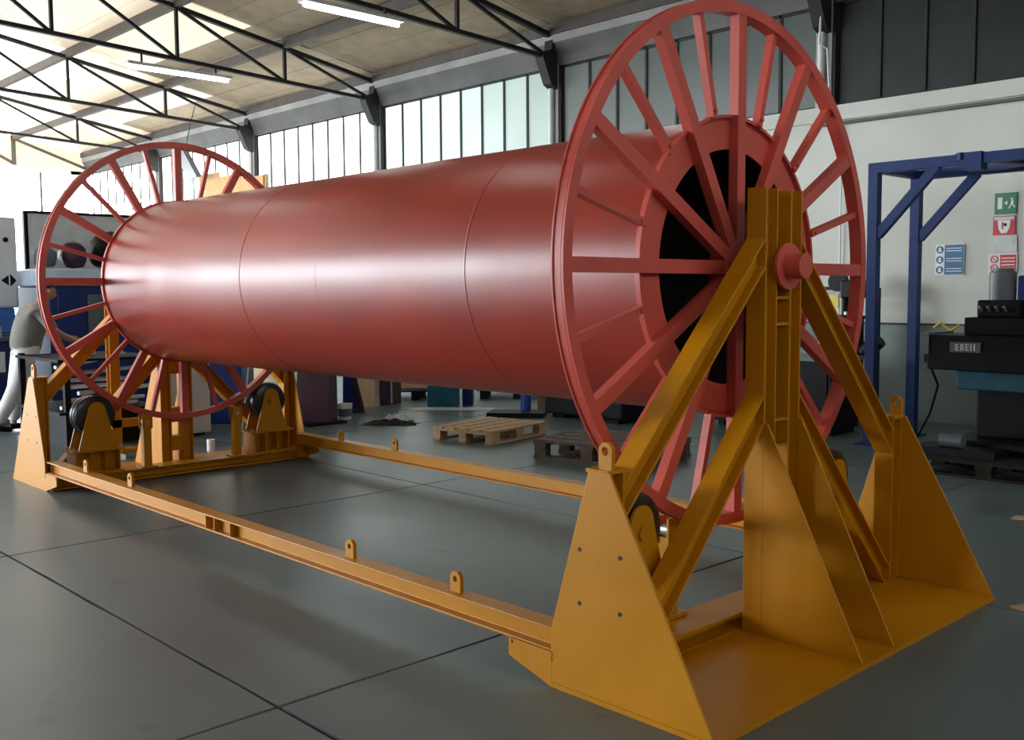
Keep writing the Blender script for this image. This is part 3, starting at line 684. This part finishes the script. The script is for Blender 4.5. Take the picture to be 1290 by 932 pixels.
def crate(name, x, y, sx, sy, sz, m, label, cat, z=0, lid=True, rot=.76):
    e = empty(name, (x, y, z), label, cat); e.rotation_euler = (0, 0, rot)
    o = MB().box((-sx/2, -sy/2, 0), (sx/2, sy/2, sz * .92)).build('body', m, e, bevel=.006); o['_local'] = 1
    o = MB().box((-sx/2 - .01, -sy/2 - .01, sz * .92), (sx/2 + .01, sy/2 + .01, sz)).build('lid' if lid else 'rim', m, e, bevel=.004); o['_local'] = 1
    return e
crate('tan_carton', -9.45, 6.75, .45, .35, .30, CARD, 'tan carton on the dark slats deep under the drum', 'carton', z=.145)
def mini_pallet(x, y, label):
    t = empty('slatted_base', (x, y, 0), label, 'pallet'); t.rotation_euler = (0, 0, .76)
    for k in range(5): o = MB().box((-.6, -.45 + k * .19, .12), (.6, -.31 + k * .19, .144)).build('top_board', WOODR, t); o['_local'] = 1
    for k in range(3): o = MB().box((-.55 + k * .5, -.45, 0), (-.45 + k * .5, .45, .12)).build('bearer', WOODR, t); o['_local'] = 1
mini_pallet(-9.4, 6.75, 'dark slatted pallet under the tan carton'); mini_pallet(-8.4, 7.9, 'dark slatted pallet right of the teal bin, deep under the drum')
crate('teal_bin', -8.2, 6.25, .42, .35, .8, TEAL, 'dark teal steel bin standing under the middle of the drum', 'bin')
crate('blue_bin', -8.10, 6.62, .14, .3, .72, NAVY, 'narrow navy bin tight beside the teal bin', 'bin')
crate('white_ledge_box', -8.4, 7.9, 1.0, .5, .16, LGREY, 'long pale box lying on the dark slatted pallet', 'box', z=.145)
bs = empty('blue_pedestal', (-6.55, 6.3, 0), 'bright blue round post on a black base plate beyond the pallet', 'post')
MB().cyl((-6.62, 6.33, .06), (-6.62, 6.33, 1.0), .07, 20).build('post', MBLUE if 0 else mat('strong_blue', (.01, .05, .35), .4), bs, smooth=True)
MB().prism([(-6.75, 5.75, 0), (-6.18, 6.22, 0), (-6.45, 6.55, 0), (-7.0, 6.1, 0)], (0, 0, .06)).build('base_plate', BLACK, bs)
crate('tan_box', -6.85, 6.95, .24, .3, .32, CARD, 'small tan box right of the blue post', 'box')
bm_ = empty('black_machine', (-5.7, 6.6, 0), 'low black machine behind the left edge of the near wheel', 'machine')
MB().box((-6.3, 6.35, .05), (-5.0, 7.3, .62)).build('body', BLACK, bm_, bevel=.03); MB().box((-6.1, 6.5, .62), (-5.3, 7.1, .8)).build('top_cover', GREYM, bm_, bevel=.03)
MB().box((-6.2, 6.4, 0), (-6.0, 7.2, .05)).build('skid', BLACK, bm_); MB().box((-5.3, 6.4, 0), (-5.1, 7.2, .05)).build('skid', BLACK, bm_)

# ================================================================ THINGS AT THE LEFT, BEHIND THE FAR WHEEL
ob = empty('plywood_partition', (-18.4, 8.6, 0), 'orange strand board screen rising behind the top of the far wheel', 'board')
for k in range(3): MB().box((-20.1 + k * 1.0, 8.6, 0), (-19.11 + k * 1.0, 8.63, 4.42 - .12 * k)).build('board', OSB, ob)
for k in range(4): MB().box((-20.13 + k * 1.0, 8.63, 0), (-20.05 + k * 1.0, 8.70, 4.2)).build('stud', WOOD, ob)
tag(MB().prism([(-20.3, 8.2, 4.8), (-19.9, 8.2, 4.25), (-19.4, 8.2, 4.3), (-20.1, 8.2, 5.0)], (.05, .1, .02)).build('loose_sheet', GREYM), 'dark grey sheet hanging behind the top of the far wheel', 'sheet')
MB().tube([(-20.12, 8.27, 4.96), (-20.05, 8.4, 5.6), (-20.0, 8.5, 6.02)], .01, 6).build('wire', STEEL, bpy.data.objects['loose_sheet'])

wm = empty('white_machine', (-12.2, .6, 0), 'large white enclosed machine with a blue band, cut by the left edge', 'machine')
MB().box((-13.6, -1.6, 1.42), (-12.0, 1.85, 2.66)).build('upper_housing', WHITE, wm, bevel=.04)
MB().box((-13.55, -1.55, 1.08), (-12.02, 1.8, 1.42)).build('blue_band', MBLUE, wm, bevel=.02)
MB().box((-13.6, -1.6, 1.0), (-11.9, 1.82, 1.08)).build('bed', GREYM, wm, bevel=.01)
MB().box((-13.5, -1.5, 0), (-12.1, 1.75, 1.0)).build('base', NAVY, wm, bevel=.02)
m = MB()
for k in range(3): m.bar((-12.0, .95 + k * .10, 1.72), (-12.0, 1.03 + k * .10, 1.86), .004, .025, (1, 0, 0))
m.prism([(-12.0, 1.62, 1.80), (-12.0, 1.72, 1.87), (-12.0, 1.72, 1.73)], (.004, 0, 0)); m.prism([(-12.0, 1.82, 1.80), (-12.0, 1.74, 1.89), (-12.0, 1.74, 1.71)], (.004, 0, 0))
m.build('logo_marks', BLACK, wm)
disc_ = MB().cyl((-12.0, 1.7, 2.35), (-11.99, 1.7, 2.35), .035, 14).build('knob', BLACK, wm)
cbn = empty('navy_cabinet', (-11.0, 1.0, 0), 'navy steel cabinet with a white paper notice at the left edge', 'cabinet')
MB().box((-11.6, -.6, .05), (-11.0, 1.42, 1.02)).build('body', NAVY, cbn, bevel=.01)
MB().box((-11.5, -.5, 0), (-11.1, 1.3, .05)).build('plinth', BLACK, cbn)
MB().box((-11.65, -.65, 1.02), (-10.95, 1.45, 1.06)).build('worktop', GREYM, cbn)
MB().box((-11.0, .2, .1), (-10.985, .80, .98)).build('door', NAVY, cbn); MB().box((-11.0, .82, .1), (-10.985, 1.40, .98)).build('door', NAVY, cbn)
MB().box((-10.985, 1.08, .62), (-10.98, 1.32, .88)).build('paper_notice', PAPER, cbn)
tag(MB().box((-11.4, 1.0, 1.06), (-11.15, 1.18, 1.18)).cyl((-11.28, 1.09, 1.18), (-11.28, 1.09, 1.24), .03, 10).build('toolbox', BLACK), 'small black toolbox on the navy cabinet', 'toolbox')
tag(MB().cyl((-11.2, 1.32, 1.06), (-11.2, 1.32, 1.2), .04, 14).build('oil_can', BOLT, smooth=True), 'small steel can beside the black toolbox', 'can')

cn = empty('cnc_machine', (-11.5, 2.7, 0), 'navy machine with a pale blue top panel behind the far wheel', 'machine')
MB().box((-12.6, 2.0, .05), (-11.3, 3.9, 1.72)).build('body', NAVY, cn, bevel=.02)
MB().box((-12.6, 2.0, 0), (-11.4, 3.8, .05)).build('plinth', BLACK, cn)
MB().box((-12.5, 1.9, 1.72), (-11.25, 3.9, 1.95)).build('top_panel', LBLUE, cn, bevel=.02)
MB().box((-11.3, 2.10, .85), (-11.28, 2.48, 1.66)).build('door', NAVY, cn, bevel=.01)
MB().box((-11.3, 2.50, .9), (-11.27, 2.72, 1.60)).build('glass_door', GREYM, cn, bevel=.01)
for k in range(4): MB().box((-11.26, 2.76 + k * .035, 1.1), (-11.25, 2.775 + k * .035, 1.68)).build('cable_strip', PIPE, cn)
def bag(x, y, z, sx, sy, sz, m, label, seed):
    bm = bmesh.new(); bmesh.ops.create_icosphere(bm, subdivisions=3, radius=1)
    from mathutils import noise
    for v in bm.verts:
        k = 1 + .18 * noise.noise(v.co * 1.8 + Vector((seed, 0, 0))); v.co = Vector((v.co.x * sx * k, v.co.y * sy * k, max(-.75, v.co.z) * sz * k))
    me = bpy.data.meshes.new('sack'); bm.to_mesh(me); bm.free(); me.materials.append(m); me.polygons.foreach_set('use_smooth', [True] * len(me.polygons))
    o = bpy.data.objects.new('sack', me); o.location = (x, y, z + sz * .90); COL.objects.link(o); return tag(o, label, 'bag', 'dark bags on top of the navy machine')
bag(-11.7, 2.10, 1.95, .17, .15, .17, GREYM, 'grey bag, leftmost on the pale blue top panel', 1)
bag(-11.7, 2.48, 1.95, .2, .18, .21, PLUM, 'dark plum bag, middle one on the pale blue top panel', 2)
bag(-11.7, 3.0, 1.95, .25, .28, .28, BLACK, 'large black bag, rightmost on the pale blue top panel', 3)
gp = empty('grey_partition', (-13.0, 2.9, 0), 'pale grey fabric partition with dark top rail behind the far wheel', 'partition')
MB().box((-13.05, 2.30, .4), (-13.0, 5.0, 2.80)).build('panel', LGREY, gp)
MB().box((-13.08, 2.28, 2.80), (-12.98, 5.0, 2.84)).build('top_rail', BLACK, gp)
for y in (2.3, 4.95): MB().box((-13.08, y - .03, 0), (-13.0, y + .03, 2.84)).build('post', STEEL, gp)

# rack of grey tubes in front of the worker
rk = empty('tube_rack', (-8.7, 1.3, 0), 'dark rack piled with pale grey tubes behind the far black roller', 'rack')
for x, y in ((-9.2, .95), (-8.0, 1.0), (-9.2, 1.95), (-8.0, 1.95)): MB().box((x - .03, y - .03, 0), (x + .03, y + .03, .95)).build('leg', BLACK, rk)
for z in (.35, .9): MB().box((-9.25, .9, z), (-7.95, 2.0, z + .03)).build('shelf', BLACK, rk)
MB().box((-9.2, 1.0, .0), (-8.03, 1.92, .34)).build('lower_box', BLACK, rk)
random.seed(4)
for k in range(7):
    z = .42 + .07 * k; y = 1.0 + .1 * (k % 3)
    MB().tube([(-8.05 - .02 * k, y - .05, z), (-8.25 - .05 * k, y + .85, z + random.uniform(-.05, .1))], .022, 8).build('tube', LGREY, rk)
for k in range(3): MB().tube([(-8.3, 1.1 + .3 * k, .97), (-8.9, 1.25 + .3 * k, 1.0)], .03, 8).build('tube', LGREY, rk)

# second yellow trestle beyond the far frame
yt_ = empty('yellow_trestle', (-7.2, 1.4, 0), 'second yellow steel trestle with forked posts beyond the far frame', 'trestle')
MB().ibeam((-7.4, 1.25, 0), (-7.4, 1.25, 1.62), .1, .1, (1, 0, 0)).build('post', YEL, yt_)
m = MB().box((-7.46, 1.19, 1.62), (-7.44, 1.31, 1.75)).box((-7.36, 1.19, 1.62), (-7.34, 1.31, 1.75)); m.build('fork', YEL, yt_)
MB().ibeam((-7.4, 1.75, 0), (-7.4, 1.75, 1.3), .12, .1, (1, 0, 0)).build('post', YEL, yt_)
MB().box((-7.45, 1.2, .25), (-7.35, 1.8, .33)).build('crossbar', YEL, yt_)
MB().box((-7.55, 1.15, 0), (-7.25, 1.85, .015)).build('foot_plate', YEL, yt_)
# pale locker and blue bins seen between the far uprights
lk = empty('grey_locker', (-7.9, 2.2, 0), 'tall pale grey locker seen between the far yellow uprights', 'locker')
MB().box((-8.3, 2.05, .03), (-7.9, 2.55, 1.15)).build('body', LGREY, lk, bevel=.005); MB().box((-7.9, 2.06, .06), (-7.885, 2.29, 1.12)).build('door', LGREY, lk); MB().box((-7.9, 2.31, .06), (-7.885, 2.54, 1.12)).build('door', LGREY, lk)
MB().box((-8.25, 2.1, 0), (-7.95, 2.5, .03)).build('plinth', BLACK, lk)
crate('navy_crate', -8.9, 3.2, .7, .5, .8, NAVY, 'navy steel crate seen through the lower right of the far wheel', 'crate')
tag(MB().tube([(-7.75, 2.85, 0.01), (-7.8, 2.95, .5), (-7.85, 3.05, 1.0), (-7.9, 3.1, 1.3)], .012, 6).build('leaning_rod', PIPE), 'thin pale rod standing behind the far wheel', 'rod')
tag(MB().cyl((-6.75, 1.96, .0), (-6.75, 1.96, .12), .04, 14).build('white_cup', WHITE, smooth=True), 'small white cup on the floor behind the far frame', 'cup')
tag(MB().prism([(-7.2, .85, 0), (-6.95, 1.0, 0), (-6.85, 1.12, 0), (-7.15, 1.1, 0)], (0, 0, .05)).box((-7.1, .92, .05), (-7.0, 1.04, .12)).build('paper_bundle', PAPER), 'white bundle of paper on the floor behind the left black roller', 'paper')

# ================================================================ THE WORKER
def skin_mesh(name, verts, edges, m, parent, sub=2, root=0):
    """verts: (x,y,z,rx,ry)"""
    me = bpy.data.meshes.new(name); me.from_pydata([v[:3] for v in verts], edges, []); o = bpy.data.objects.new(name, me); COL.objects.link(o)
    o.modifiers.new('skin', 'SKIN')
    if not me.skin_vertices:
        bm = bmesh.new(); bm.from_mesh(me); bm.verts.layers.skin.verify(); bm.to_mesh(me); bm.free()
    for i, v in enumerate(verts):
        sv = me.skin_vertices[0].data[i]; sv.radius = (v[3], v[4] if len(v) > 4 else v[3]); sv.use_root = (i == root)
    s = o.modifiers.new('sub', 'SUBSURF'); s.levels = sub; s.render_levels = sub
    dg = bpy.context.evaluated_depsgraph_get(); ev = o.evaluated_get(dg)
    nm = bpy.data.meshes.new_from_object(ev); bpy.data.objects.remove(o)
    nm.materials.clear(); nm.materials.append(m); nm.polygons.foreach_set('use_smooth', [True] * len(nm.polygons)); nm.name = name
    o = bpy.data.objects.new(name, nm); COL.objects.link(o); o.parent = parent
    return o
wk = empty('person', (-9.8, 1.0, 0), 'worker in a grey shirt and white trousers leaning over behind the far wheel', 'person')
# he faces +y (to the right), bent forward
X_ = -9.8
B = [(X_, 1.18, .93, .15, .12), (X_, 1.20, 1.10, .15, .12), (X_, 1.26, 1.28, .17, .12), (X_, 1.32, 1.42, .16, .10), (X_, 1.37, 1.49, .06, .06), (X_, 1.40, 1.55, .055, .055),
     (X_ + .21, 1.31, 1.40, .065), (X_ + .28, 1.44, 1.16, .05), (X_ + .20, 1.66, 1.06, .036), (X_ + .19, 1.74, 1.04, .03, .022), (X_ + .18, 1.80, 1.03, .038, .02),
     (X_ - .21, 1.31, 1.40, .065), (X_ - .28, 1.46, 1.18, .05), (X_ - .14, 1.70, 1.09, .036), (X_ - .12, 1.78, 1.07, .03, .022), (X_ - .11, 1.84, 1.06, .038, .02)]
E_ = [(0,1),(1,2),(2,3),(3,4),(4,5),(3,6),(6,7),(7,8),(8,9),(9,10),(3,11),(11,12),(12,13),(13,14),(14,15)]
legs = [(X_ + .10, 1.16, .88, .10), (X_ + .13, 1.02, .50, .068), (X_ + .14, .80, .12, .042), (X_ + .14, .80, .06, .04, .04),
        (X_ - .10, 1.18, .88, .10), (X_ - .12, 1.10, .50, .068), (X_ - .12, 1.06, .10, .042), (X_ - .12, 1.06, .06, .04, .04)]
off = len(B)
body = skin_mesh('body', B + legs, E_ + [(0, off), (off, off+1), (off+1, off+2), (off+2, off+3), (0, off+4), (off+4, off+5), (off+5, off+6), (off+6, off+7)], SKIN, wk)
S = [(a, b, c, r + .018, (q[0] if q else r) + .018) for a, b, c, r, *q in B[:4] + [B[6], B[7], B[11], B[12]]]
S[3] = (X_, 1.32, 1.43, .19, .14)
S[0] = (X_, 1.17, .86, .20, .18); S[1] = (X_, 1.20, 1.08, .21, .19); S[2] = (X_, 1.26, 1.28, .22, .19); S.append((X_, 1.36, 1.50, .085, .085))
skin_mesh('shirt', S, [(0,1),(1,2),(2,3),(3,4),(4,5),(3,6),(6,7),(3,8)], SHIRT, wk)
T_ = [(X_, 1.19, 1.06, .15, .12), ] + [(a, b, c, r + .034) for a, b, c, r, *q in (legs[0], legs[1], legs[2], legs[4], legs[5], legs[6])]
skin_mesh('trousers', T_, [(0,1),(1,2),(2,3),(0,4),(4,5),(5,6)], TROUS, wk)
for sx, yy, up in ((.14, .78, .03), (-.12, 1.05, 0)):
    skin_mesh('shoe', [(X_ + sx, yy - .05, .055 + up, .045, .045), (X_ + sx, yy + .06, .05 + up * .4, .045, .04), (X_ + sx, yy + .19, .04, .042, .032)], [(0,1),(1,2)], BLACK, wk)
# head, looking down to the right (+y)
bm = bmesh.new(); bmesh.ops.create_icosphere(bm, subdivisions=4, radius=1)
for v in bm.verts:
    x, y, z = v.co; f = y
    w_ = .078 * (1 - .22 * max(0, -z)); v.co = Vector((x * w_, y * .098 * (1 - .10 * max(0, -z) * (y < 0)), z * .118))
    if f > .5 and abs(x) < .35:
        v.co.y += .026 * math.exp(-((x / .16) ** 2)) * math.exp(-((z + .12) / .16) ** 2)     # nose
        v.co.y += .008 * math.exp(-((z + .48) / .07) ** 2); v.co.y += .012 * math.exp(-((z + .85) / .15) ** 2)  # lips, chin
    if f > .5: v.co.y -= .012 * math.exp(-((abs(x) - .38) / .14) ** 2) * math.exp(-((z - .05) / .12) ** 2)      # sockets
rotm = Matrix.Rotation(math.radians(-22), 4, 'X'); hc = Vector((X_, 1.46, 1.64))
for v in bm.verts: v.co = rotm @ v.co + hc
me = bpy.data.meshes.new('head'); bm.to_mesh(me); bm.free(); me.materials.append(SKIN); me.polygons.foreach_set('use_smooth', [True] * len(me.polygons))
hd = bpy.data.objects.new('head', me); COL.objects.link(hd); hd.parent = wk
def hp(x, y, z): return tuple(rotm @ Vector((x, y, z)) + hc)
for sx in (-1, 1):
    MB().cyl(hp(sx * .076, -.012, .0), hp(sx * .088, -.018, 0), .028, 12, r2=.03).build('ear', SKIN, hd, smooth=True)
    MB().lathe(hp(sx * .03, .082, .008), (0, 1, -.3), [(-.01, .0005), (-.01, .012), (.004, .008), (.008, .0005)], 12).build('eye', WHITE, hd, smooth=True)
    MB().cyl(hp(sx * .03, .089, .008), hp(sx * .03, .0915, .008), .005, 10).build('pupil', BLACK, hd)
    MB().bar(hp(sx * .015, .088, .032), hp(sx * .048, .080, .032), .006, .008).build('eyebrow', HAIR, hd)
MB().bar(hp(-.022, .088, -.055), hp(.022, .088, -.055), .005, .006).build('mouth', SIGNR, hd)
bm = bmesh.new(); bmesh.ops.create_icosphere(bm, subdivisions=4, radius=1)
dl = [v for v in bm.verts if not (v.co.z > .42 or (v.co.y < .1 and v.co.z > -.35 and v.co.z > -.35 - v.co.y * .2))]
bmesh.ops.delete(bm, geom=dl, context='VERTS')
for v in bm.verts: v.co = rotm @ Vector((v.co.x * .085, v.co.y * .104 - .002, v.co.z * .126)) + hc
me = bpy.data.meshes.new('hair'); bm.to_mesh(me); bm.free(); me.materials.append(HAIR); me.polygons.foreach_set('use_smooth', [True] * len(me.polygons))
hr = bpy.data.objects.new('hair', me); COL.objects.link(hr); hr.parent = wk
sm = hr.modifiers.new('thick', 'SOLIDIFY'); sm.thickness = .008
for hx, hy, hz in ((X_ + .18, 1.80, 1.03), (X_ - .11, 1.84, 1.06)):
    for k in range(4):
        x = hx - .027 + .018 * k; ln = (.07, .08, .075, .06)[k]
        skin_mesh('finger', [(x, hy + .0, hz, .009), (x, hy + .03 + ln * .4, hz - .004, .0085), (x, hy + .03 + ln * .75, hz - .02, .008), (x, hy + .03 + ln * .95, hz - .04, .007)], [(0,1),(1,2),(2,3)], SKIN, wk, 1)
    sx = 1 if hx < X_ else -1
    skin_mesh('thumb', [(hx + sx * .02, hy - .02, hz, .011), (hx + sx * .045, hy + .015, hz - .01, .010), (hx + sx * .05, hy + .045, hz - .02, .008)], [(0,1),(1,2)], SKIN, wk, 1)
settle()
for o in COL.objects:
    if '_local' in o: del o['_local']
